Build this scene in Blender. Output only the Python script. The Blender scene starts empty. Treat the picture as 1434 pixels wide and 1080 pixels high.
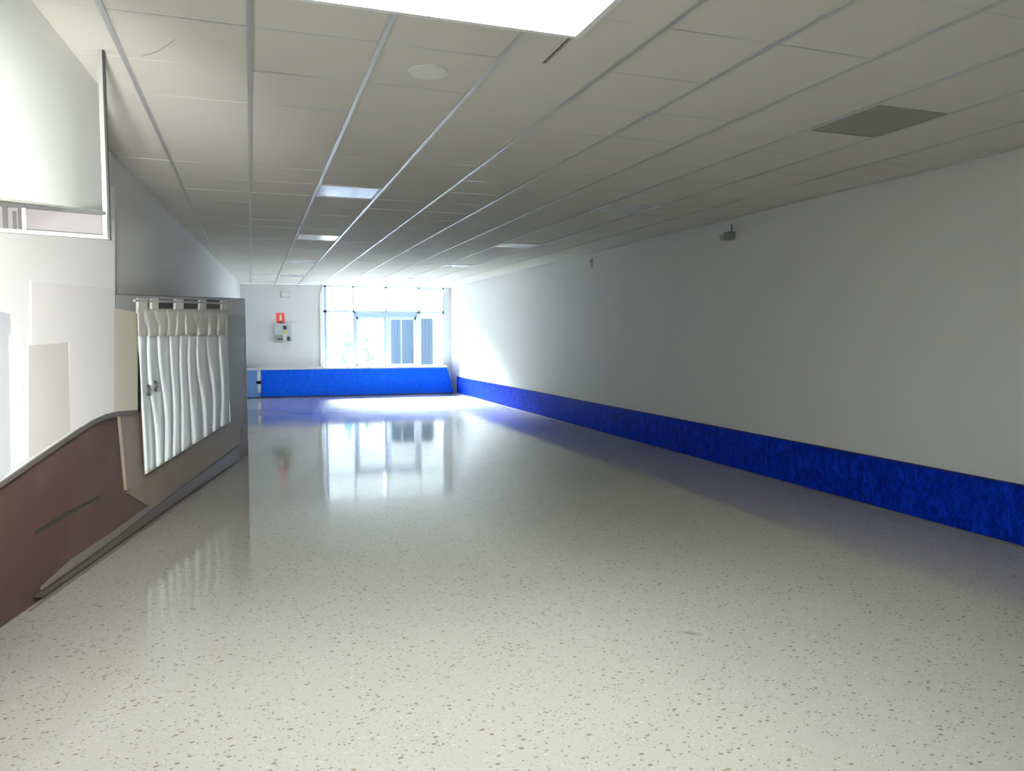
import bpy, bmesh, math, random
from mathutils import Vector, Matrix
random.seed(7)
S = bpy.context.scene
COL = S.collection

# ------------------------------------------------------------------ camera geometry
F_PX, CX, CY = 1067.0, 717.0, 540.0
CAM_Z, CEIL_Z = 1.576, 2.986
PITCH = math.atan(68 / F_PX)
YAW = math.atan(365 / math.hypot(F_PX, 68))
FW = Vector((math.sin(YAW) * math.cos(PITCH), math.cos(YAW) * math.cos(PITCH), -math.sin(PITCH)))
RT = Vector((math.cos(YAW), -math.sin(YAW), 0))
UP = RT.cross(FW)
CAM = Vector((0, 0, CAM_Z))

def ray(px, py):
    return FW + RT * ((px - CX) / F_PX) + UP * ((CY - py) / F_PX)

def at_z(px, py, z):
    r = ray(px, py)
    return CAM + r * ((z - CAM_Z) / r.z)

def at_y(px, py, y):
    r = ray(px, py)
    return CAM + r * (y / r.y)

def at_x(px, py, x):
    r = ray(px, py)
    return CAM + r * (x / r.x)

class Plane:
    """vertical plane through ground point p along ground direction d; n faces the room"""
    def __init__(self, p, q):
        self.p = Vector((p[0], p[1], 0))
        self.d = (Vector((q[0], q[1], 0)) - self.p).normalized()
        self.n = Vector((self.d.y, -self.d.x, 0))
    def hit(self, px, py, off=0.0):
        r = ray(px, py)
        o = self.p + self.n * off
        t = self.n.dot(o - CAM) / self.n.dot(r)
        return CAM + r * t
    def uv(self, px, py, off=0.0):
        h = self.hit(px, py, off)
        return ((h - self.p).dot(self.d), h.z)
    def pt(self, u, z, off=0.0):
        v = self.p + self.d * u + self.n * off
        v.z = z
        return v

# ------------------------------------------------------------------ materials
def new_mat(name):
    m = bpy.data.materials.new(name)
    m.use_nodes = True
    nt = m.node_tree
    return m, nt, nt.nodes['Principled BSDF']

def plain(name, col, rough=0.6, metal=0.0, spec=0.5, noise=0.0, nscale=6.0, bump=0.0, bscale=60.0):
    m, nt, b = new_mat(name)
    b.inputs['Roughness'].default_value = rough
    b.inputs['Metallic'].default_value = metal
    b.inputs['Specular IOR Level'].default_value = spec
    tc = nt.nodes.new('ShaderNodeTexCoord')
    nz = nt.nodes.new('ShaderNodeTexNoise')
    nz.inputs['Scale'].default_value = nscale
    nz.inputs['Detail'].default_value = 5
    nt.links.new(tc.outputs['Object'], nz.inputs['Vector'])
    mx = nt.nodes.new('ShaderNodeMix')
    mx.data_type = 'RGBA'
    mx.inputs[6].default_value = (*[c * (1 - noise) for c in col], 1)
    mx.inputs[7].default_value = (*[min(1, c * (1 + noise)) for c in col], 1)
    nt.links.new(nz.outputs['Fac'], mx.inputs[0])
    nt.links.new(mx.outputs[2], b.inputs['Base Color'])
    if bump:
        n2 = nt.nodes.new('ShaderNodeTexNoise')
        n2.inputs['Scale'].default_value = bscale
        n2.inputs['Detail'].default_value = 3
        nt.links.new(tc.outputs['Object'], n2.inputs['Vector'])
        bp = nt.nodes.new('ShaderNodeBump')
        bp.inputs['Strength'].default_value = bump
        bp.inputs['Distance'].default_value = 0.01
        nt.links.new(n2.outputs['Fac'], bp.inputs['Height'])
        nt.links.new(bp.outputs['Normal'], b.inputs['Normal'])
    return m

def floor_mat():
    m, nt, b = new_mat('speckled_vinyl')
    N, L = nt.nodes.new, nt.links.new
    tc = N('ShaderNodeTexCoord')
    base = N('ShaderNodeTexNoise'); base.inputs['Scale'].default_value = 1.1; base.inputs['Detail'].default_value = 6
    L(tc.outputs['Object'], base.inputs['Vector'])
    c0 = N('ShaderNodeMix'); c0.data_type = 'RGBA'
    c0.inputs[6].default_value = (0.405, 0.385, 0.34, 1); c0.inputs[7].default_value = (0.455, 0.435, 0.385, 1)
    L(base.outputs['Fac'], c0.inputs[0])
    prev = c0.outputs[2]
    # flecks: stretched cells, dark / brown / light
    for sc, thr, col, st, off in ((55, 0.90, (0.13, 0.12, 0.09), 1.6, 0), (34, 0.93, (0.20, 0.16, 0.10), 1.3, 7), (48, 0.92, (0.52, 0.51, 0.46), 1.5, 13), (95, 0.86, (0.24, 0.22, 0.17), 1.4, 21)):
        mp = N('ShaderNodeMapping'); mp.inputs['Scale'].default_value = (1, st, 1); mp.inputs['Location'].default_value = (off, off * .7, 0)
        mp.inputs['Rotation'].default_value = (0, 0, off)
        L(tc.outputs['Object'], mp.inputs['Vector'])
        vo = N('ShaderNodeTexVoronoi'); vo.inputs['Scale'].default_value = sc
        L(mp.outputs['Vector'], vo.inputs['Vector'])
        sp = N('ShaderNodeSeparateColor'); L(vo.outputs['Color'], sp.inputs[0])
        g = N('ShaderNodeMath'); g.operation = 'GREATER_THAN'; g.inputs[1].default_value = thr
        L(sp.outputs[0], g.inputs[0])
        lt = N('ShaderNodeMath'); lt.operation = 'LESS_THAN'; lt.inputs[1].default_value = 0.36
        L(vo.outputs['Distance'], lt.inputs[0])
        mu = N('ShaderNodeMath'); mu.operation = 'MULTIPLY'
        L(g.outputs[0], mu.inputs[0]); L(lt.outputs[0], mu.inputs[1])
        m2 = N('ShaderNodeMath'); m2.operation = 'MULTIPLY'; m2.inputs[1].default_value = 0.75
        L(mu.outputs[0], m2.inputs[0])
        mx = N('ShaderNodeMix'); mx.data_type = 'RGBA'
        L(m2.outputs[0], mx.inputs[0]); L(prev, mx.inputs[6]); mx.inputs[7].default_value = (*col, 1)
        prev = mx.outputs[2]
    # scuff with a curved tail
    sc0 = at_z(967, 887, 0)
    mp = N('ShaderNodeMapping'); mp.vector_type = 'TEXTURE'
    mp.inputs['Location'].default_value = (sc0.x, sc0.y, 0); mp.inputs['Rotation'].default_value = (0, 0, math.radians(-38)); mp.inputs['Scale'].default_value = (0.085, 0.03, 1)
    L(tc.outputs['Object'], mp.inputs['Vector'])
    gr = N('ShaderNodeTexGradient'); gr.gradient_type = 'SPHERICAL'
    L(mp.outputs['Vector'], gr.inputs['Vector'])
    gm = N('ShaderNodeMath'); gm.operation = 'MULTIPLY'; gm.inputs[1].default_value = 0.75; gm.use_clamp = True
    L(gr.outputs['Fac'], gm.inputs[0])
    mx = N('ShaderNodeMix'); mx.data_type = 'RGBA'
    L(gm.outputs[0], mx.inputs[0]); L(prev, mx.inputs[6]); mx.inputs[7].default_value = (0.17, 0.16, 0.12, 1)
    L(mx.outputs[2], b.inputs['Base Color'])
    # sheen: worn wax, patchy
    rn = N('ShaderNodeTexNoise'); rn.inputs['Scale'].default_value = 0.55; rn.inputs['Detail'].default_value = 4
    L(tc.outputs['Object'], rn.inputs['Vector'])
    mr = N('ShaderNodeMapRange'); mr.inputs[1].default_value = .35; mr.inputs[2].default_value = .65
    mr.inputs[3].default_value = FLOOR_ROUGH[0]; mr.inputs[4].default_value = FLOOR_ROUGH[1]
    L(rn.outputs['Fac'], mr.inputs[0]); L(mr.outputs[0], b.inputs['Roughness'])
    bn = N('ShaderNodeTexNoise'); bn.inputs['Scale'].default_value = 28; bn.inputs['Detail'].default_value = 3
    L(tc.outputs['Object'], bn.inputs['Vector'])
    bp = N('ShaderNodeBump'); bp.inputs['Strength'].default_value = FLOOR_BUMP; bp.inputs['Distance'].default_value = 0.003
    L(bn.outputs['Fac'], bp.inputs['Height']); L(bp.outputs['Normal'], b.inputs['Normal'])
    b.inputs['Specular IOR Level'].default_value = 0.2
    return m

def glass_mat():
    m = bpy.data.materials.new('window_glass'); m.use_nodes = True
    nt = m.node_tree; nt.nodes.clear()
    N, L = nt.nodes.new, nt.links.new
    o = N('ShaderNodeOutputMaterial'); t = N('ShaderNodeBsdfTransparent'); g = N('ShaderNodeBsdfGlossy'); mx = N('ShaderNodeMixShader')
    t.inputs[0].default_value = (0.93, 0.97, 0.98, 1); g.inputs['Roughness'].default_value = 0.03
    mx.inputs[0].default_value = 0.06
    L(t.outputs[0], mx.inputs[1]); L(g.outputs[0], mx.inputs[2]); L(mx.outputs[0], o.inputs[0])
    return m

def blue_mat(name, col, rough, bump=.9, lo=.62, hi=1.55):
    """trowelled stucco under gloss paint"""
    m, nt, b = new_mat(name)
    N, L = nt.nodes.new, nt.links.new
    tc = N('ShaderNodeTexCoord'); mp = N('ShaderNodeMapping'); mp.inputs['Scale'].default_value = (1, 1.0, 0.55)
    L(tc.outputs['Object'], mp.inputs['Vector'])
    nz = N('ShaderNodeTexNoise'); nz.inputs['Scale'].default_value = 17; nz.inputs['Detail'].default_value = 4; nz.inputs['Distortion'].default_value = 1.4
    L(mp.outputs['Vector'], nz.inputs['Vector'])
    mx = N('ShaderNodeMix'); mx.data_type = 'RGBA'
    mx.inputs[6].default_value = (*[c * lo for c in col], 1); mx.inputs[7].default_value = (*[c * hi for c in col], 1)
    mr = N('ShaderNodeMapRange'); mr.inputs[1].default_value = .40; mr.inputs[2].default_value = .68
    L(nz.outputs['Fac'], mr.inputs[0]); L(mr.outputs[0], mx.inputs[0]); L(mx.outputs[2], b.inputs['Base Color'])
    bp = N('ShaderNodeBump'); bp.inputs['Strength'].default_value = bump; bp.inputs['Distance'].default_value = 0.02
    L(nz.outputs['Fac'], bp.inputs['Height']); L(bp.outputs['Normal'], b.inputs['Normal'])
    b.inputs['Roughness'].default_value = rough
    b.inputs['Specular IOR Level'].default_value = .02
    return m

def emit_mat(name, col, k):
    m, nt, b = new_mat(name)
    b.inputs['Base Color'].default_value = (*col, 1)
    b.inputs['Emission Color'].default_value = (*col, 1)
    b.inputs['Emission Strength'].default_value = k
    return m

def brown_mat():
    m, nt, b = new_mat('worn_brown_paint')
    N, L = nt.nodes.new, nt.links.new
    tc = N('ShaderNodeTexCoord')
    nz = N('ShaderNodeTexNoise'); nz.inputs['Scale'].default_value = 0.9; nz.inputs['Detail'].default_value = 5
    L(tc.outputs['Object'], nz.inputs['Vector'])
    cr = N('ShaderNodeValToRGB')
    e = cr.color_ramp.elements
    e[0].position = .36; e[0].color = (0.085, 0.045, 0.036, 1)
    e[1].position = .66; e[1].color = (0.15, 0.098, 0.07, 1)
    L(nz.outputs['Fac'], cr.inputs[0]); L(cr.outputs[0], b.inputs['Base Color'])
    b.inputs['Roughness'].default_value = .55
    b.inputs['Specular IOR Level'].default_value = .25
    return m

# ---- tunables
FLOOR_ROUGH = (0.05, 0.11)
FLOOR_BUMP = 0.06
WORLD = 3.7
P_SKY, P_SUN, P_SPOT = 225, 195, 1050

M = dict(
    wall=plain('matt_white_paint', (0.73, 0.73, 0.73), .75, noise=.02, nscale=1.5, bump=.05, bscale=90),
    tile=plain('mineral_fibre_tile', (0.70, 0.675, 0.62), .85, noise=.04, nscale=2.2, bump=.08, bscale=140),
    void=plain('ceiling_void', (0.05, 0.05, 0.05), .9),
    bar=plain('satin_runner', (0.62, 0.63, 0.64), .32, metal=.4),
    diff=plain('prismatic_diffuser', (0.72, 0.74, 0.78), .16, spec=.8, noise=.01),
    grille=plain('grey_grille', (0.40, 0.40, 0.37), .6, noise=.05),
    frame=plain('white_aluminium', (0.74, 0.78, 0.83), .4, spec=.5),
    dframe=plain('blue_grey_aluminium', (0.36, 0.48, 0.66), .4),
    blue=blue_mat('gloss_blue_stucco', (0.002, 0.030, 0.43), .5),
    bluew=blue_mat('blue_counter_stucco', (0.008, 0.10, 0.72), .5, 1.3, .86, 1.16),
    paleblue=plain('lit_end_blue', (0.16, 0.30, 0.62), .5),  # light on the half wall's left end put into the colour
    navy=plain('navy_edge', (0.004, 0.012, 0.10), .6),
    floor=floor_mat(),
    glass=glass_mat(),
    brown=brown_mat(),
    tan=plain('tan_board', (0.25, 0.20, 0.15), .55, noise=.12, nscale=2),
    taupe=plain('taupe_board', (0.27, 0.22, 0.18), .55, noise=.1, nscale=2),
    olive=plain('olive_grey_frame', (0.21, 0.22, 0.195), .6, noise=.08, nscale=3),
    lintel=plain('grey_lintel', (0.42, 0.43, 0.43), .6, noise=.06, nscale=3),
    darkbase=plain('dark_skirting', (0.105, 0.09, 0.072), .5, noise=.1),
    strip=plain('pale_grey_strip', (0.20, 0.175, 0.15), .5, noise=.1),
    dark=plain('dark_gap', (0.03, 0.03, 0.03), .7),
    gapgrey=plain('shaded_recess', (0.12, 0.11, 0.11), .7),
    cloth=plain('white_curtain_cloth', (0.80, 0.85, 0.88), .9, noise=.06, nscale=3, bump=.12, bscale=180),
    cloth2=plain('cream_curtain_tape', (0.66, 0.66, 0.61), .9, noise=.06, nscale=4),
    sheet=plain('white_sheet', (0.86, 0.86, 0.86), .8, noise=.02, nscale=2),
    sheetb=plain('beige_sheet', (0.65, 0.62, 0.58), .8, noise=.06, nscale=1.5),
    sheetp=plain('pale_sheet', (0.82, 0.80, 0.80), .8, noise=.03, nscale=1.5),
    sheetg=plain('cool_grey_sheet', (0.55, 0.575, 0.60), .8, noise=.03, nscale=2),
    cream=plain('cream_board', (0.66, 0.63, 0.53), .7, noise=.06, nscale=1.5),
    fascia=plain('pale_fascia', (0.74, 0.76, 0.71), .5, noise=.03, nscale=1.4),
    railp=plain('pink_grey_panel', (0.15, 0.138, 0.138), .6, noise=.03),
    railf=plain('grey_rail', (0.022, 0.024, 0.022), .5),
    white=plain('white_plastic', (0.78, 0.78, 0.76), .4),
    greyp=plain('grey_plastic', (0.30, 0.31, 0.29), .5),
    dgreyp=plain('dark_grey_plastic', (0.07, 0.075, 0.065), .5),
    boxg=plain('light_grey_enamel', (0.50, 0.53, 0.53), .45),
    black=plain('black_plastic', (0.02, 0.022, 0.03), .5),
    yellow=plain('yellow_sticker', (0.75, 0.62, 0.03), .6),
    red=plain('red_sign', (0.72, 0.04, 0.03), .5),
    pave=plain('pale_pavement', (0.62, 0.62, 0.60), .9, noise=.08, nscale=2),
    facade=plain('white_facade', (0.82, 0.82, 0.80), .9, noise=.03),
    shutter=plain('blue_shutter', (0.03, 0.056, 0.09), .5),
    leaf=plain('leaf', (0.06, 0.16, 0.09), .7, noise=.4, nscale=8),
    bark=plain('bark', (0.10, 0.09, 0.08), .8),
    bluebin=plain('blue_panel', (0.05, 0.17, 0.35), .5),
)
# ------------------------------------------------------------------ mesh helpers
def obj(name, bm, mat, parent=None, smooth=False):
    bmesh.ops.recalc_face_normals(bm, faces=bm.faces)
    me = bpy.data.meshes.new(name); bm.to_mesh(me); bm.free()
    if smooth:
        for p in me.polygons: p.use_smooth = True
    me.materials.append(mat)
    o = bpy.data.objects.new(name, me); COL.objects.link(o)
    if parent is not None:
        o.parent = parent
        o.matrix_parent_inverse = Matrix.Translation(-parent.location) if parent.type == 'EMPTY' else Matrix()
    return o

def struct(o):
    o['kind'] = 'structure'; return o

def thing(name, label, cat, loc=(0, 0, 0), group=None):
    o = bpy.data.objects.new(name, None); COL.objects.link(o)
    o.location = loc; o.empty_display_size = .1
    o['label'] = label; o['category'] = cat
    if group: o['group'] = group
    return o

def tag(o, label, cat, group=None):
    o['label'] = label; o['category'] = cat
    if group: o['group'] = group
    return o

def box(bm, x0, x1, y0, y1, z0, z1, bev=0.0):
    r = bmesh.ops.create_cube(bm, size=1)
    vs = r['verts']
    for v in vs:
        v.co = Vector(((x0 + x1) / 2 + v.co.x * (x1 - x0), (y0 + y1) / 2 + v.co.y * (y1 - y0), (z0 + z1) / 2 + v.co.z * (z1 - z0)))
    if bev:
        es = list({e for v in vs for e in v.link_edges})
        bmesh.ops.bevel(bm, geom=es, offset=bev, segments=2, affect='EDGES', profile=.5)

def boxo(name, dims, mat, parent=None, bev=0.0):
    bm = bmesh.new(); box(bm, *dims, bev=bev); return obj(name, bm, mat, parent)

def prism(bm, front, depth):
    """front: list of points (outline); depth: vector to the back outline"""
    a = [bm.verts.new(p) for p in front]; b = [bm.verts.new(p + depth) for p in front]
    bm.faces.new(a); bm.faces.new(b[::-1])
    n = len(a)
    for i in range(n):
        bm.faces.new((a[i], a[(i + 1) % n], b[(i + 1) % n], b[i]))

def plate(name, pl, pix, off, thick, mat, parent=None):
    """board on plane pl: outline given as seen from the room, front face at off, thickness back towards the wall"""
    bm = bmesh.new()
    prism(bm, [pl.hit(x, y, off) for x, y in pix], pl.n * -thick)
    return obj(name, bm, mat, parent)

def tube(bm, pts, r, n=10):
    rings = []
    for i, p in enumerate(pts):
        d = (pts[min(i + 1, len(pts) - 1)] - pts[max(i - 1, 0)]).normalized()
        a = d.orthogonal().normalized(); b = d.cross(a)
        rings.append([bm.verts.new(p + (a * math.cos(k * math.tau / n) + b * math.sin(k * math.tau / n)) * r) for k in range(n)])
    for i in range(len(rings) - 1):
        # match ring start to limit twist
        for k in range(n):
            bm.faces.new((rings[i][k], rings[i][(k + 1) % n], rings[i + 1][(k + 1) % n], rings[i + 1][k]))
    bm.faces.new(rings[0][::-1]); bm.faces.new(rings[-1])

def disc(bm, c, axis, r, h, n=40, r2=None):
    axis = Vector(axis).normalized(); a = axis.orthogonal().normalized(); b = axis.cross(a)
    r2 = r if r2 is None else r2
    A = [bm.verts.new(Vector(c) + (a * math.cos(k * math.tau / n) + b * math.sin(k * math.tau / n)) * r) for k in range(n)]
    B = [bm.verts.new(Vector(c) + axis * h + (a * math.cos(k * math.tau / n) + b * math.sin(k * math.tau / n)) * r2) for k in range(n)]
    bm.faces.new(A[::-1]); bm.faces.new(B)
    for k in range(n): bm.faces.new((A[k], A[(k + 1) % n], B[(k + 1) % n], B[k]))

# ------------------------------------------------------------------ room shell
RX = 5.46                        # right wall
BY = 21.42                       # glazed back wall
HY = 20.72                       # blue half wall face
FY = -3.2                        # shop-front wall behind
P1 = Plane((-1.322, 4.72), (-0.179, 10.27))     # oblique panelled partition on the left
def p1x(y): return -1.322 + (y - 4.72) * (1.143 / 5.55)
def wx(y): return -0.94 + 0.0455 * (y - 6.2)

bm = bmesh.new()
box(bm, -3.6, RX + .15, FY - .2, BY + .3, -.12, 0)
struct(obj('floor', bm, M['floor']))

# right wall + blue dado band
bm = bmesh.new(); box(bm, RX, RX + .15, FY - .2, BY + .3, 0, CEIL_Z)
struct(obj('wall_right', bm, M['wall']))
BAND = at_x(1434, 680, RX).z
bm = bmesh.new(); box(bm, RX - .022, RX - .0005, FY, HY + .02, .012, BAND, bev=.004)
band = struct(obj('baseboard_right', bm, M['blue']))
bm = bmesh.new(); box(bm, RX - .0235, RX - .001, FY, HY + .02, BAND - .004, BAND + .006)
obj('top_edge', bm, M['navy'], band)
bm = bmesh.new(); box(bm, RX - .034, RX - .002, FY, HY, 0.0, .011)
obj('bead', bm, M['strip'], band)

# left wall: follows the partition, then runs on to the back
bm = bmesh.new()
ys = [FY - .2, 6.6, BY + .3]
xs = [p1x(ys[0]) - .05, p1x(6.6) - .05, wx(ys[2])]
front = [Vector((xs[i], ys[i], 0)) for i in range(3)]
back = [Vector((xs[i] - .15, ys[i], 0)) for i in (2, 1, 0)]
prism(bm, front + back, Vector((0, 0, CEIL_Z)))
struct(obj('wall_left', bm, M['wall']))

# front wall behind the viewer
bm = bmesh.new(); box(bm, -3.6, RX, FY - .2, FY, 0, CEIL_Z)
struct(obj('wall_front', bm, M['wall']))

# ------------------------------------------------------------------ ceiling
GX, GY, G = 0.02, 3.17, 0.6
SKY = (0.02, 1.462, 1.37, 3.365)                # skylight opening x0 x1 y0 y1
def cell(i, j): return (GX + i * G, GX + (i + 1) * G, GY + j * G, GY + (j + 1) * G)
LED_L = [(1, 7), (1, 13), (1, 19), (1, 25)]
LED_R = [(6, 7), (6, 13), (6, 19), (6, 25)]
VENT = (6, 1)
holes = set(LED_L + LED_R + [VENT])
bm = bmesh.new()
jmin, jmax = int((FY - GY) / G) - 1, int((BY - GY) / G) + 1
def tile_piece(x0, x1, y0, y1, dz):
    g = .0035
    x0 += .011; x1 -= .011; y0 += g; y1 -= g
    if x1 - x0 < .03 or y1 - y0 < .03: return
    ta, tb = random.uniform(-.0025, .0025), random.uniform(-.002, .002)
    r = bmesh.ops.create_cube(bm, size=1)
    for v in r['verts']:
        sx, sy, sz = v.co.x, v.co.y, v.co.z
        v.co = Vector(((x0 + x1) / 2 + sx * (x1 - x0), (y0 + y1) / 2 + sy * (y1 - y0), CEIL_Z + .012 + dz + sz * .02 + sx * ta + sy * tb))
for i in range(-6, 10):
    for j in range(jmin, jmax + 1):
        x0, x1, y0, y1 = cell(i, j)
        x1 = min(x1, RX); y0 = max(y0, FY); y1 = min(y1, BY)
        if x1 <= x0 or y1 <= y0 or (i, j) in holes: continue
        dz = random.uniform(0, .003)
        sx0, sx1, sy0, sy1 = SKY
        if x1 > sx0 + .01 and x0 < sx1 - .01 and y1 > sy0 + .01 and y0 < sy1 - .01:
            if x1 > sx1 + .02: tile_piece(sx1, x1, y0, y1, dz)
            if y1 > sy1 + .02: tile_piece(max(x0, sx0), min(x1, sx1), sy1, y1, dz)
            if y0 < sy0 - .02: tile_piece(max(x0, sx0), min(x1, sx1), y0, sy0, dz)
            continue
        tile_piece(x0, x1, y0, y1, dz)
ceil = struct(obj('ceiling', bm, M['tile']))
# void above the tiles (with the shaft left open)
bm = bmesh.new()
Z0 = CEIL_Z + .06
V0, V1, V2, V3 = SKY[0] - .04, SKY[1] + .04, SKY[2] - .04, SKY[3] + .04
for q in ((-3.6, V0, FY - .2, BY + .3), (V1, RX + .15, FY - .2, BY + .3), (V0, V1, FY - .2, V2), (V0, V1, V3, BY + .3)):
    box(bm, *q, Z0, Z0 + .1)
struct(obj('ceiling_void', bm, M['void']))
# long runners
bm = bmesh.new()
for i in range(-5, 10):
    x = GX + i * G
    segs = [(FY, BY)]
    if SKY[0] - .005 < x < SKY[1] - .02: segs = [(FY, SKY[2] - .031), (SKY[3] + .031, BY)]
    for a, b_ in segs: box(bm, x - .0125, x + .0125, a, b_, CEIL_Z - .006, CEIL_Z + .03)
box(bm, RX - .022, RX, FY, BY, CEIL_Z - .004, CEIL_Z + .02)
struct(obj('trim_1', bm, M['bar']))
# cross tees: slim, nearly flush
bm = bmesh.new()
for j in range(jmin, jmax + 2):
    y = GY + j * G
    if y < FY or y > BY: continue
    for (a, b_) in ([(-3.5, SKY[0]), (SKY[1], RX)] if SKY[2] < y < SKY[3] else [(-3.5, RX)]):
        box(bm, a, b_, y - .005, y + .005, CEIL_Z + .0035, CEIL_Z + .03)
struct(obj('trim_2', bm, M['bar']))
# hairline crack
bm = bmesh.new()
pp = [at_z(x, y, CEIL_Z - .002) for x, y in ((199, 79), (208, 76), (218, 73), (227, 69), (236, 62), (246, 55))]
for a, b_ in zip(pp, pp[1:]):
    w_ = .003
    va = [bm.verts.new(a + Vector((0, s, 0))) for s in (-w_, w_)]; vb = [bm.verts.new(b_ + Vector((0, s, 0))) for s in (-w_, w_)]
    bm.faces.new((va[0], vb[0], vb[1], va[1]))
obj('crack', bm, M['gapgrey'], ceil)

# skylight shaft
bm = bmesh.new()
x0, x1, y0, y1 = SKY; t = .03; zt = CEIL_Z + .8
box(bm, x0 - t, x0, y0 - t, y1 + t, CEIL_Z - .008, zt); box(bm, x1, x1 + t, y0 - t, y1 + t, CEIL_Z - .008, zt)
box(bm, x0, x1, y0 - t, y0, CEIL_Z - .008, zt); box(bm, x0, x1, y1, y1 + t, CEIL_Z - .008, zt)
sk = struct(obj('window_2', bm, M['sheet']))
bm = bmesh.new()
for a in ((x0, x0 + .05, y0, y1), (x1 - .05, x1, y0, y1), (x0, x1, y0, y0 + .05), (x0, x1, y1 - .05, y1)): box(bm, *a, zt - .06, zt)
obj('frame', bm, M['frame'], sk)
bm = bmesh.new(); box(bm, x0, x1, y0, y1, zt - .03, zt - .025); obj('pane', bm, M['glass'], sk)

# light panels in the grid
def led_panel(i, j, label):
    x0, x1, y0, y1 = cell(i, j)
    x0 += .013; x1 -= .013; y0 += .002; y1 -= .002
    t = thing('ceiling_light', label, 'ceiling light', ((x0 + x1) / 2, (y0 + y1) / 2, CEIL_Z), 'square light panels in the ceiling grid')
    bm = bmesh.new(); f = .018
    for q in ((x0, x0 + f, y0, y1), (x1 - f, x1, y0, y1), (x0 + f, x1 - f, y0, y0 + f), (x0 + f, x1 - f, y1 - f, y1)):
        box(bm, *q, CEIL_Z - .004, CEIL_Z + .04)
    obj('frame', bm, M['white'], t)
    bm = bmesh.new(); box(bm, x0 + f, x1 - f, y0 + f, y1 - f, CEIL_Z + .0, CEIL_Z + .03); obj('diffuser', bm, M['diff'], t)
NL = ['nearest and brightest square light panel in the left row, between the two shining ceiling runners',
      'second square light panel of the left row, beyond the brightest one',
      'third square light panel of the left row, a thin pale strip above the back wall',
      'farthest square light panel of the left row, lost in the window glare']
NR = ['unlit grey light panel on the right, nearest of its row after the dark grille',
      'white light panel in the right row, beyond the unlit grey one',
      'small white light panel in the right row, third after the dark grille',
      'farthest light panel of the right row, right above the glazed front']
for (c, l) in zip(LED_L, NL): led_panel(*c, l)
for (c, l) in zip(LED_R, NR): led_panel(*c, l)

# dark grille tile
x0, x1, y0, y1 = cell(*VENT); x0 += .012; x1 -= .012
t = thing('ceiling_vent', 'dark grey square grille set in the ceiling near the right wall', 'vent', ((x0 + x1) / 2, (y0 + y1) / 2, CEIL_Z))
bm = bmesh.new(); f = .014
for q in ((x0, x0 + f, y0, y1), (x1 - f, x1, y0, y1), (x0 + f, x1 - f, y0, y0 + f), (x0 + f, x1 - f, y1 - f, y1)): box(bm, *q, CEIL_Z - .003, CEIL_Z + .03)
obj('frame', bm, M['grille'], t)
bm = bmesh.new()
n = 26
for k in range(n):
    yy = y0 + f + (y1 - y0 - 2 * f) * (k + .5) / n
    box(bm, x0 + f, x1 - f, yy - .008, yy + .008, CEIL_Z + .004, CEIL_Z + .012)
box(bm, x0 + f, x1 - f, y0 + f, y1 - f, CEIL_Z + .02, CEIL_Z + .03)
obj('grille', bm, M['grille'], t)

# round flush fitting
c = at_z(600, 101, CEIL_Z)
t = thing('ceiling_speaker', 'round white flush fitting in a ceiling tile near the bright skylight', 'ceiling speaker', (c.x, c.y, CEIL_Z))
bm = bmesh.new(); disc(bm, (c.x, c.y, CEIL_Z + .004), (0, 0, -1), .108, .010, r2=.103); obj('rim', bm, M['white'], t)
bm = bmesh.new(); disc(bm, (c.x, c.y, CEIL_Z - .005), (0, 0, -1), .09, .004, r2=.086); obj('cover', bm, M['white'], t)

# ------------------------------------------------------------------ back of the hall
def bx(px): return at_y(px, 480, BY).x
def bz(py): return at_y(540, py, BY).z
GX0, GX1 = bx(453), bx(622.5)
bm = bmesh.new()
box(bm, wx(BY), GX0, BY, BY + .2, 0, CEIL_Z)            # solid wall left of the glazing
box(bm, GX1, RX, BY, BY + .2, 0, CEIL_Z)
box(bm, GX0, GX1, BY + .02, BY + .2, 0, bz(513) - .02)
struct(obj('wall_back', bm, M['wall']))
# glazed front
SILL = bz(513)
bm = bmesh.new()
def vbar(px, w, z0, z1, d=.07): box(bm, bx(px) - w / 2, bx(px) + w / 2, BY, BY + d, z0, z1)
TR = bz(437)
top = CEIL_Z
vbar(541, .045, TR, top); vbar(495.5, .05, TR, top); vbar(587, .05, TR, top)
box(bm, GX0, GX1, BY, BY + .07, top - .05, top); box(bm, GX0, GX1, BY, BY + .07, TR - .035, TR + .035)
box(bm, GX0, GX1, BY, BY + .07, SILL - .04, SILL + .02)
box(bm, GX1 - .06, GX1, BY, BY + .07, SILL, top)
win = struct(obj('window_1', bm, M['frame']))
bm = bmesh.new()
vbar(456, .075, SILL, top, .085); vbar(497, .09, SILL, TR, .09)
obj('jamb', bm, M['dframe'], win)
bm = bmesh.new(); vbar(586, .13, SILL, TR, .08); obj('post', bm, M['frame'], win)
for a, b_, z0, z1 in ((453, 495.5, TR, top), (495.5, 541, TR, top), (541, 587, TR, top), (587, 622.5, TR, top), (453, 497, SILL, TR), (586, 622.5, SILL, TR)):
    boxo('pane', (bx(a) + .03, bx(b_) - .03, BY + .03, BY + .036, z0 + .02, z1 - .02), M['glass'], win)
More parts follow.
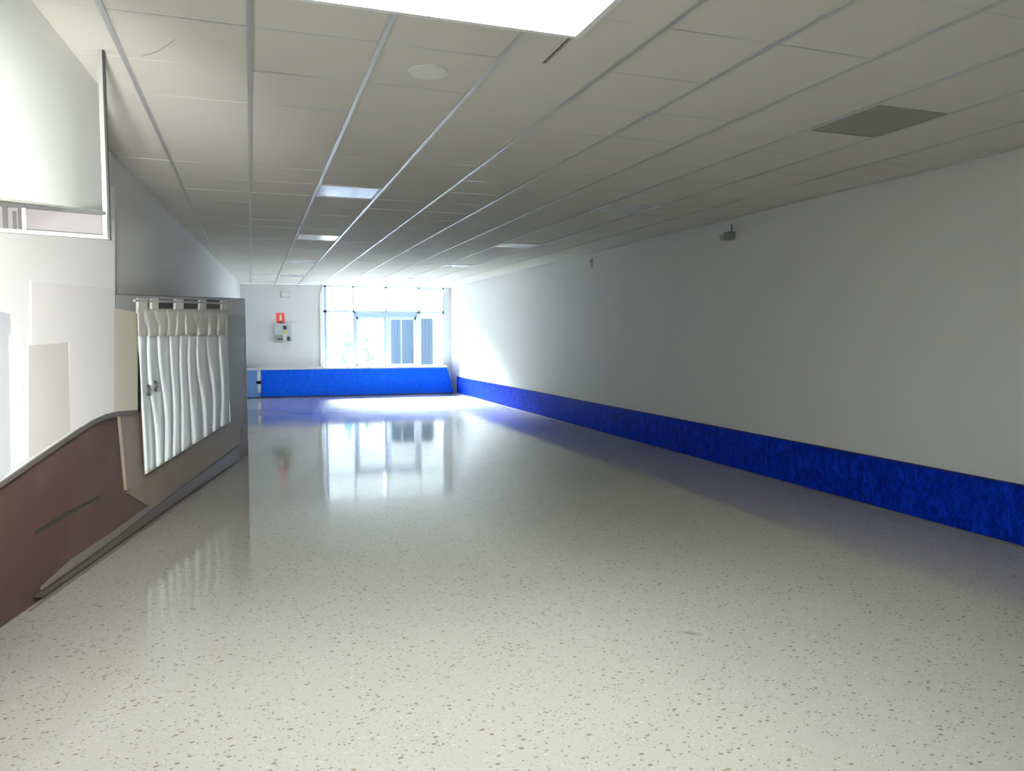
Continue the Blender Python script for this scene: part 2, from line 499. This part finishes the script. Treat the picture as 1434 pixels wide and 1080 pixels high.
# double entrance door
DH = bz(444)
d = struct(thing('door_1', 'white glazed double entrance door in the middle of the glazed front', 'door', (bx(541), BY, SILL)))
boxo('frame', (bx(499), bx(584), BY - .01, BY + .08, DH, bz(438)), M['dframe'], d)
def leaf(a, b_, sty):
    bm = bmesh.new(); X0, X1 = bx(a), bx(b_); w = .055
    box(bm, X0, X0 + w, BY + .01, BY + .06, SILL, DH); box(bm, X1 - w, X1, BY + .01, BY + .06, SILL, DH)
    box(bm, X0, X1, BY + .01, BY + .06, DH - .07, DH); box(bm, X0, X1, BY + .01, BY + .06, SILL, SILL + .05)
    lf = obj('leaf', bm, M['frame'], d)
    boxo('pane', (X0 + w, X1 - w, BY + .03, BY + .035, SILL + .05, DH - .07), M['glass'], lf)
    boxo('stile', (X1 - .05 if sty > 0 else X0, X1 + .045 if sty > 0 else X0 + .045, BY - .005, BY + .01, SILL, DH), M['dframe'], d)
leaf(499.5, 540, 1); leaf(543, 583, -1)

# pipe down the corner beside the glazing
bm = bmesh.new(); xx = bx(449)
tube(bm, [Vector((xx, BY - .03, SILL + .02)), Vector((xx, BY - .03, CEIL_Z - .25)), Vector((xx + .05, BY - .03, CEIL_Z - .12)), Vector((xx + .09, BY - .03, CEIL_Z - .01))], .022)
tag(obj('pipe', bm, M['white'], smooth=True), 'thin white pipe running down the back wall beside the glazing', 'pipe')

# blue half wall
HZ = at_y(500, 516.5, HY).z
def hx(px): return at_y(px, 530, HY).x
hl, hr = hx(366), at_y(626, 516, HY).x
hrb = at_y(633.5, 545, HY).x
bm = bmesh.new()
prism(bm, [Vector((hl, HY, 0)), Vector((hrb, HY, 0)), Vector((hrb - .02, HY, .30)), Vector((hr, HY, HZ)), Vector((hl, HY, HZ))], Vector((0, BY - HY, 0)))
hw = struct(obj('wall_back_lower', bm, M['bluew']))
bm = bmesh.new(); box(bm, hl, hrb + .01, HY - .03, HY + .01, 0, .17, bev=.008); obj('plinth', bm, M['bluew'], hw)
bm = bmesh.new(); box(bm, hl, hrb, HY - .045, HY + .01, 0, .028); obj('kick_strip', bm, M['navy'], hw)
bm = bmesh.new(); box(bm, hl, hr + .01, HY - .03, BY, HZ, HZ + .045, bev=.006); obj('sill', bm, M['wall'], hw)
# end cabinet of the half wall, its lit face painted as paler blue
t = thing('end_cabinet', 'pale blue cabinet end closing the left side of the blue half wall', 'cabinet', (hl - .18, HY, 0))
cl = hx(346)
boxo('body', (cl, hl - .005, HY + .0, HY + .5, 0.02, HZ - .005), M['paleblue'], t)
boxo('top', (cl, hl - .005, HY - .03, HY + .5, HZ - .005, HZ + .04), M['wall'], t, bev=.005)
boxo('edge_post', (hl - .10, hl - .022, HY - .03, HY + .0, .14, HZ - .02), M['frame'], t)
boxo('handle', (hx(359), hx(366), HY - .03, HY, at_y(362, 538, HY).z, at_y(362, 533.5, HY).z), M['navy'], t)

# safety fittings on the back-left wall
def onback(px, py): return at_y(px, py, BY)
def bbox(name, px0, py0, px1, py1, d, mat, parent=None, base=0.0, bev=0.0):
    a, b_ = onback(px0, py1), onback(px1, py0)
    return boxo(name, (a.x, b_.x, BY - base - d, BY - base, a.z, b_.z), mat, parent, bev=bev)
t = thing('fire_sign', 'small red sign with white extinguisher pictogram above the grey electrical box', 'sign', onback(392.5, 450))
bbox('plate', 387, 438.5, 398.2, 452.5, .012, M['red'], t)
bm = bmesh.new()
P = [onback(x, y) + Vector((0, -.013, 0)) for x, y in ((391, 450), (391, 444), (392, 442.2), (391.6, 440.6), (394, 440.6), (393.6, 442.2), (394.6, 444), (394.6, 450))]
prism(bm, P, Vector((0, -.004, 0))); obj('pictogram', bm, M['white'], t)
bbox('call_button', 391.2, 449.5, 394.2, 453, .03, M['black'], t, base=.012)
t = thing('electrical_switch_box', 'light grey electrical box with breaker and yellow warning triangle under the red sign', 'electrical box', onback(397, 478))
bbox('case', 384.5, 453.5, 409, 478, .12, M['boxg'], t, bev=.006)
bbox('lower_cover', 384.5, 469, 396, 480, .015, M['greyp'], t, base=.121, bev=.003)
bbox('breaker', 396, 456.5, 401, 461.5, .02, M['black'], t, base=.121)
bm = bmesh.new()
prism(bm, [onback(395.5, 467.5) + Vector((0, -.122, 0)), onback(402.8, 467.5) + Vector((0, -.122, 0)), onback(398.6, 463) + Vector((0, -.122, 0))], Vector((0, -.004, 0)))
obj('warning_triangle', bm, M['yellow'], t)
bbox('handle_bar', 388.5, 474, 396, 476, .03, M['black'], t, base=.137)
bbox('rating_plate', 397, 468.5, 401, 477.5, .006, M['white'], t, base=.121)
bbox('isolator', 402, 471.5, 406, 477.5, .03, M['black'], t, base=.121)
t = thing('emergency_wall_lamp', 'small pale emergency light high on the back wall above the red sign', 'emergency light', onback(400, 416))
bbox('body', 393, 408.5, 406, 417, .06, M['boxg'], t, bev=.008)
bbox('lens', 394.5, 410, 404.5, 415.5, .015, M['white'], t, base=.06, bev=.004)

# right wall devices
c = at_x(1025, 331, RX)
t = thing('wall_sensor', 'grey box sensor with a cable high on the right wall', 'sensor', (RX, c.y, c.z))
k = c.y / 8.0
boxo('body', (RX - .095, RX, c.y - .085, c.y + .05, c.z - .05, c.z + .05), M['greyp'], t, bev=.018)
boxo('lens_hood', (RX - .13, RX - .06, c.y + .02, c.y + .085, c.z - .045, c.z + .02), M['boxg'], t, bev=.012)
bm = bmesh.new(); tube(bm, [Vector((RX - .008, c.y, c.z + .04)), Vector((RX - .008, c.y + .005, c.z + .14))], .006, 8); obj('cable', bm, M['dgreyp'], t)
bm = bmesh.new(); disc(bm, (RX - .131, c.y + .055, c.z - .03), (-1, .0, 0), .012, .006, 16); obj('indicator', bm, M['white'], t)
c = at_x(829, 367, RX)
t = thing('wall_bracket', 'tiny grey bracket on the right wall deep in the hall', 'bracket', (RX, c.y, c.z))
boxo('plate', (RX - .012, RX, c.y - .03, c.y + .03, c.z - .1, c.z + .06), M['greyp'], t, bev=.004)
boxo('clip', (RX - .05, RX - .012, c.y - .02, c.y + .02, c.z + .0, c.z + .03), M['greyp'], t, bev=.004)

# ------------------------------------------------------------------ left partition
def line(x, a, b_): return a[1] + (b_[1] - a[1]) * (x - a[0]) / (b_[0] - a[0])
PE = 343   # right end in the photo frame
bm = bmesh.new()
top_pts = [P1.hit(-220, 392), P1.hit(160, 412), P1.hit(PE, 418)]
bot = [Vector((p.x, p.y, 0)) for p in (top_pts[-1], top_pts[0])]
prism(bm, top_pts + bot, P1.n * -.045)
part = struct(obj('wall_partition', bm, M['brown']))
plate('lintel', P1, [(158, 413), (PE, 419), (PE, 442), (158, 437)], .012, .012, M['lintel'], part)
plate('end_post', P1, [(318, 441), (PE, 442), (PE - 3, 600), (321, 592)], .02, .02, M['olive'], part)
plate('ledge', P1, [(203, 664), (322, 591), (338, 588), (336, 622), (250, 682), (214, 712), (178, 690)], .015, .015, M['tan'], part)
plate('post', P1, [(168, 580), (200, 577), (204, 668), (196, 677), (178, 687)], .022, .022, M['taupe'], part)
plate('groove', P1, [(50, 745), (96, 716), (140, 694), (140, 697), (97, 721), (52, 749)], .004, .004, M['dark'], part)
plate('moulding', P1, [(100, 785), (165, 741), (230, 693), (333, 617), (334, 623), (232, 699), (150, 762), (60, 826), (60, 822)], .014, .014, M['strip'], part)
bl = struct(plate('baseboard_left', P1, [(52, 836.5), (150, 765), (232, 700), (334, 624), (336, 642.5), (250, 702), (150, 773.5), (60, 837)], .025, .024, M['darkbase']))
# thin white seam where floor meets skirting
bm = bmesh.new()
a, b_ = P1.hit(40, 850, .03), P1.hit(336, 643, .03)
a.z = b_.z = 0.0
prism(bm, [a, b_, b_ + Vector((0, 0, .01)), a + Vector((0, 0, .01))], P1.n * .012)
struct(obj('trim_3', bm, M['strip']))

# recess behind the curtain heading
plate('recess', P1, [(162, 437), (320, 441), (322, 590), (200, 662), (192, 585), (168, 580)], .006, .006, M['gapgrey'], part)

# curtain
def lerp(a, b_, t): return a + (b_ - a) * t
cur = thing('curtain', 'white pleated tab-top curtain hanging on the brown left partition', 'curtain', P1.hit(262, 430, .05))
def cur_grid(name, ty, by, tx, bxx, nu, nv, mat, amp, off, ph=0.0):
    """hanging cloth between a top edge (x0,y0)-(x1,y1) and a bottom edge, with pleats"""
    bm = bmesh.new(); rows = []
    for v in range(nv + 1):
        f = v / nv; row = []
        for u in range(nu + 1):
            g = u / nu
            x = lerp(lerp(tx[0], tx[1], g), lerp(bxx[0], bxx[1], g), f)
            y = lerp(lerp(ty[0], ty[1], g), lerp(by[0], by[1], g), f)
            wv = abs(math.sin(g * math.pi * 9.0 + .55 * math.sin(f * 3.2 + g * 11) + .25 * math.sin(f * 7) + ph))
            wv = 1 - 2 * (1 - wv) ** 2.2 + .25 * math.sin(g * 61 + f * 2)
            a = amp * (.35 + .65 * f)
            row.append(bm.verts.new(P1.hit(x, y, off + a * wv)))
        rows.append(row)
    for v in range(nv):
        for u in range(nu):
            bm.faces.new((rows[v][u], rows[v][u + 1], rows[v + 1][u + 1], rows[v + 1][u]))
    o = obj(name, bm, mat, cur, smooth=True)
    md = o.modifiers.new('thick', 'SOLIDIFY'); md.thickness = .006; md.offset = -1
    return o
cur_grid('cloth', (470, 468), (665, 590), (193.5, 318.5), (203, 323), 128, 26, M['cloth'], .024, .06)
cur_grid('heading', (433, 434), (471, 469), (192, 318), (193.5, 318.5), 128, 6, M['cloth2'], .012, .07, .6)
for a, b_ in ((194, 207), (213, 222), (246, 257), (280, 289), (311, 318.5)):
    plate('tab', P1, [(a, line(a, (160, 417), (345, 422))), (b_, line(b_, (160, 417), (345, 422))), (b_, 439), (a, 439)], .07, .02, M['cloth2'], cur)
bm = bmesh.new(); tube(bm, [P1.hit(188, 421, .06), P1.hit(322, 425, .06)], .012, 10); obj('rod', bm, M['lintel'], cur)
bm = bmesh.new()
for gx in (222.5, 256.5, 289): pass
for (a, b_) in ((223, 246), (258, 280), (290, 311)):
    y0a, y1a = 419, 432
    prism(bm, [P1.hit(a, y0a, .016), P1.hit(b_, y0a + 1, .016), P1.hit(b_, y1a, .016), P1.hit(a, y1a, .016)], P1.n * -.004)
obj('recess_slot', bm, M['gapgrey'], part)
for (x, y, r) in ((207, 547, .05), (217, 541, .05)):
    bm = bmesh.new()
    for q in (0,):
        a = P1.hit(x, y - 8, .125); b2 = P1.hit(x + .5, y + 7, .125); tube(bm, [a, (a + b2) / 2 + P1.n * .01, b2], .011, 8)
    obj('tieback', bm, M['dgreyp'], cur, smooth=True)

# white sheeting over the partition's near half
sh = thing('wall_sheeting', 'large white sheeting panels fixed over the near left partition, diagonal lower edge', 'sheeting', P1.hit(80, 500, .05))
def edge_y(x): 
    pts = [(-160, 786), (0, 681), (60, 639), (130, 592), (150, 583), (168, 579), (196, 577)]
    for a, b_ in zip(pts, pts[1:]):
        if a[0] <= x <= b_[0]: return line(x, a, b_)
    return pts[-1][1]
def sheet(name, x0, x1, ytop0, ytop1, off, mat, lift=0):
    n = 14
    up = [(x0, ytop0), (x1, ytop1)]
    lo = [(lerp(x1, x0, k / n), edge_y(lerp(x1, x0, k / n)) - lift) for k in range(n + 1)]
    return plate(name, P1, up + lo, off, .018, mat, sh)
sheet('upper_panel', -160, 161, 250, 262, .035, M['sheet'], 4)
sheet('cream_panel', 160, 193, 432, 437, .040, M['cream'], 1)
plate('beige_panel', P1, [(40, 484), (96, 480), (98, 604), (40, 642)], .043, .008, M['sheetb'], sh)
plate('pale_panel', P1, [(44, 394), (160, 404), (160, 576), (97, 606), (97, 479), (44, 482)], .041, .006, M['sheetp'], sh)
plate('cool_panel', P1, [(-60, 420), (14, 440), (18, 655), (2, 672), (-60, 716)], .043, .008, M['sheetg'], sh)
plate('white_strip', P1, [(14, 470), (34, 470), (34, 645), (17, 656)], .047, .008, M['sheet'], sh)
bm = bmesh.new()
xs_ = [-160, 0, 60, 130, 150, 168, 194]
up = [P1.hit(x, edge_y(x) - 3, .05) for x in xs_]; lo = [P1.hit(x, edge_y(x) + 3.5, .05) for x in reversed(xs_)]
prism(bm, up + lo, P1.n * -.05); obj('lower_rail', bm, M['darkbase'], sh)
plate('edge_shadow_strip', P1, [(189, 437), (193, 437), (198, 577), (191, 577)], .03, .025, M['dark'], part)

# ------------------------------------------------------------------ fascia, rail frame and post, upper left
FA = Plane((-0.845, 3.77), (-0.79, 4.75))
bm = bmesh.new()
u_end = FA.uv(146, 200)[0]; u_start = FA.uv(-110, 200)[0]
zb0, zb1 = FA.uv(0, 276)[1], FA.uv(146, 294)[1]
zbs = zb1 + (zb0 - zb1) * (u_end - u_start) / (u_end - FA.uv(0, 281)[0])
prism(bm, [FA.pt(u_start, CEIL_Z), FA.pt(u_end, CEIL_Z), FA.pt(u_end, zb1), FA.pt(u_start, zbs)], FA.n * -.12)
fas = struct(obj('trim_4', bm, M['fascia']))
# rail frame across, facing the hall
pA, pB = at_z(0, 281, 0), None
RB = Plane((-1.12, 4.14), (-0.655, 4.285))
rz = RB.uv(146, 298)[1]; rz2 = RB.uv(146, 332)[1]
uR = RB.uv(147, 300)[0]; uL = RB.uv(-60, 300)[0]
u33 = RB.uv(33, 300)[0]; u5 = RB.uv(7, 300)[0]; u20 = RB.uv(20, 300)[0]
rt_ = thing('rail_frame', 'grey framed rail panel with short uprights hung below the pale upper left fascia', 'rail frame', RB.pt((uR + uL) / 2, rz2))
def rb(name, u0, u1, z0, z1, off, th, mat):
    bm = bmesh.new(); prism(bm, [RB.pt(u0, z0, off), RB.pt(u1, z0, off), RB.pt(u1, z1, off), RB.pt(u0, z1, off)], RB.n * -th)
    return obj(name, bm, mat, rt_)
rb('panel', uL, uR, rz2, rz, .0, .01, M['railp'])
rb('top_rail', uL, uR, rz - .012, rz + .004, .012, .024, M['railf'])
rb('bottom_rail', uL, uR, rz2 - .012, rz2 + .006, .02, .03, M['greyp'])
rb('lower_line', u33 + .01, uR - .012, rz2 + .006, rz2 + .012, .012, .02, M['railf'])
rb('upright', u33 - .008, u33 + .008, rz2, rz - .012, .012, .02, M['boxg'])
rb('upright', u33 - .022, u33 - .009, rz2, rz - .012, .012, .02, M['railf'])
rb('upright', u5 - .010, u5 + .010, rz2, rz - .012, .012, .02, M['railf'])
rb('upright', u20 - .007, u20 + .007, rz2, rz - .03, .012, .02, M['railf'])
rb('upright', uR - .014, uR + .006, rz2, rz - .012, .012, .02, M['greyp'])
# slim post from ceiling
pz = rz2 - .01
bm = bmesh.new()
c0 = RB.pt(uR, 0)
box(bm, c0.x - .012, c0.x + .008, c0.y + .015, c0.y + .045, pz, CEIL_Z)
pt_ = thing('hanger_post', 'slim pale metal post dropping from the ceiling at the end of the grey rail frame', 'post', (c0.x, c0.y + .03, pz))
obj('upright', bm, M['greyp'], pt_)
boxo('edge_trim', (c0.x + .009, c0.x + .018, c0.y + .01, c0.y + .05, pz, CEIL_Z), M['railf'], pt_)

# ------------------------------------------------------------------ street outside
bm = bmesh.new(); box(bm, -14, 24, BY + .3, 46, -.2, -.02); struct(obj('ground', bm, M['pave']))
OYD = 27.0
def ox(px): return at_y(px, 480, OYD).x
b0 = thing('street_building', 'pale building across the street with blue shutters, seen through the glazed front', 'building', (6, 30, 0))
boxo('wall', (ox(541), ox(700), OYD + .06, OYD + 1, -.02, 5.5), M['facade'], b0)
def shutter(px0, px1, py0):
    z1 = at_y(560, py0, OYD).z
    bm = bmesh.new()
    X0, X1 = ox(px0), ox(px1); n = int(max(2, round((X1 - X0) / .12)))
    for k in range(n):
        box(bm, lerp(X0, X1, k / n) + .003, lerp(X0, X1, (k + 1) / n) - .003, OYD - .02, OYD + .055, 0, z1)
    return obj('shutter', bm, M['shutter'], b0)
shutter(547.5, 561, 447); shutter(563.5, 580, 445.5); shutter(590, 606, 446)
def shrub(px, w, h, y, label):
    X = at_y(px, 500, y).x
    t = thing('potted_shrub', label, 'shrub', (X, y, -.02), 'shrubs on the street')
    bm = bmesh.new(); disc(bm, (X, y, -.02), (0, 0, 1), .16, .32, 16, .2); obj('pot', bm, M['bluebin'], t)
    bm = bmesh.new(); tube(bm, [Vector((X, y, .25)), Vector((X + .03, y, h * .7))], .02, 8); obj('stem', bm, M['bark'], t)
    bm = bmesh.new(); rnd = random.Random(px)
    for k in range(220):
        a = rnd.random() * math.tau; zz = .4 + rnd.random() * (h - .4); rr = w * math.sqrt(rnd.random()) * (1 - .5 * (zz / h))
        c = Vector((X + rr * math.cos(a), y + rr * math.sin(a), zz))
        u = Vector((rnd.uniform(-1, 1), rnd.uniform(-1, 1), rnd.uniform(-.3, 1))).normalized(); v = u.orthogonal().normalized()
        l = rnd.uniform(.05, .10)
        q = [bm.verts.new(c), bm.verts.new(c + u * l * .5 + v * l * .28), bm.verts.new(c + u * l), bm.verts.new(c + u * l * .5 - v * l * .28)]
        bm.faces.new(q)
    obj('foliage', bm, M['leaf'], t)
shrub(514, .22, 1.55, 25.5, 'tall green shrub on the street behind the left door leaf')
shrub(529, .42, 1.15, 25.8, 'low spreading shrub on the street right of the tall shrub')
shrub(482.5, .2, .95, 25.5, 'low blue-green shrub at the foot of the street sign pole')
# sign pole with blue plates
X = at_y(487.5, 480, 25.0).x
t = thing('street_sign', 'street pole carrying small blue plates, seen through the left pane', 'street sign', (X, 25.0, 0))
bm = bmesh.new(); tube(bm, [Vector((X, 25, -.02)), Vector((X, 25, at_y(487, 462, 25).z))], .025, 8); obj('pole', bm, M['dframe'], t)
for (ya, yb, w_) in ((478, 487, .16), (489, 495, .11), (464, 471, .06)):
    boxo('plate', (X - w_, X + w_ * .6, 24.95, 24.97, at_y(487, yb, 25).z, at_y(487, ya, 25).z), M['bluebin'], t, bev=.004)

# ------------------------------------------------------------------ light
w = bpy.data.worlds.new('overcast'); S.world = w; w.use_nodes = True
nt = w.node_tree; bg = nt.nodes['Background']
bg.inputs[0].default_value = (0.84, 0.94, 1.0, 1); bg.inputs[1].default_value = WORLD

def area(name, loc, direction, sx, sy, power, col, portal=False, spread=math.pi):
    l = bpy.data.lights.new(name, 'AREA'); l.shape = 'RECTANGLE'; l.size = sx; l.size_y = sy
    l.energy = power; l.color = col; l.spread = spread
    o = bpy.data.objects.new(name, l); COL.objects.link(o); o.location = loc
    o.rotation_euler = Vector(direction).to_track_quat('-Z', 'Y').to_euler()
    if portal: l.cycles.is_portal = True
    return o
area('window_portal', ((GX0 + GX1) / 2, BY + .12, (SILL + CEIL_Z) / 2), (0, -1, 0), GX1 - GX0, CEIL_Z - SILL, 1, (1, 1, 1), True)
area('skylight_daylight', ((SKY[0] + SKY[1]) / 2, (SKY[2] + SKY[3]) / 2, zt + .05), (0, 0, -1), SKY[1] - SKY[0], SKY[3] - SKY[2], P_SKY, (1, .97, .90))
sl = bpy.data.lights.new('sun', 'SUN'); sl.energy = P_SUN; sl.angle = math.radians(24); sl.color = (.80, .89, 1)
so = bpy.data.objects.new('sun', sl); COL.objects.link(so); so.rotation_euler = Vector((.07, -1, -.60)).to_track_quat('-Z', 'Y').to_euler()
pl_ = bpy.data.lights.new('added_fill_spot', 'SPOT'); pl_.energy = P_SPOT; pl_.spot_size = math.radians(62); pl_.spot_blend = .8; pl_.shadow_soft_size = .15; pl_.color = (1, .99, .96)  # added fill outside the view, brightens the fascia, sheeting and curtain
po = bpy.data.objects.new('added_fill_spot', pl_); COL.objects.link(po); po.location = (-.5, 1.3, 1.6); po.rotation_euler = Vector((-.70, 3.2, .22)).to_track_quat('-Z', 'Y').to_euler()

# ------------------------------------------------------------------ camera
cd = bpy.data.cameras.new('camera'); cd.sensor_width = 36; cd.lens = F_PX / 1434 * 36
cd.clip_start = .05; cd.clip_end = 200
co = bpy.data.objects.new('camera', cd); COL.objects.link(co)
co.matrix_world = Matrix(((RT.x, UP.x, -FW.x, CAM.x), (RT.y, UP.y, -FW.y, CAM.y), (RT.z, UP.z, -FW.z, CAM.z), (0, 0, 0, 1)))
S.camera = co
vs = S.view_settings
vs.view_transform = 'Standard'; vs.look = 'None'; vs.gamma = 1; vs.exposure = 0.0; vs.use_curve_mapping = False
S.cycles.use_denoising = True
S.cycles.max_bounces = 10; S.cycles.diffuse_bounces = 7; S.cycles.glossy_bounces = 4; S.cycles.transparent_max_bounces = 8
S.cycles.sample_clamp_indirect = 6
S.cycles.caustics_reflective = False; S.cycles.caustics_refractive = False
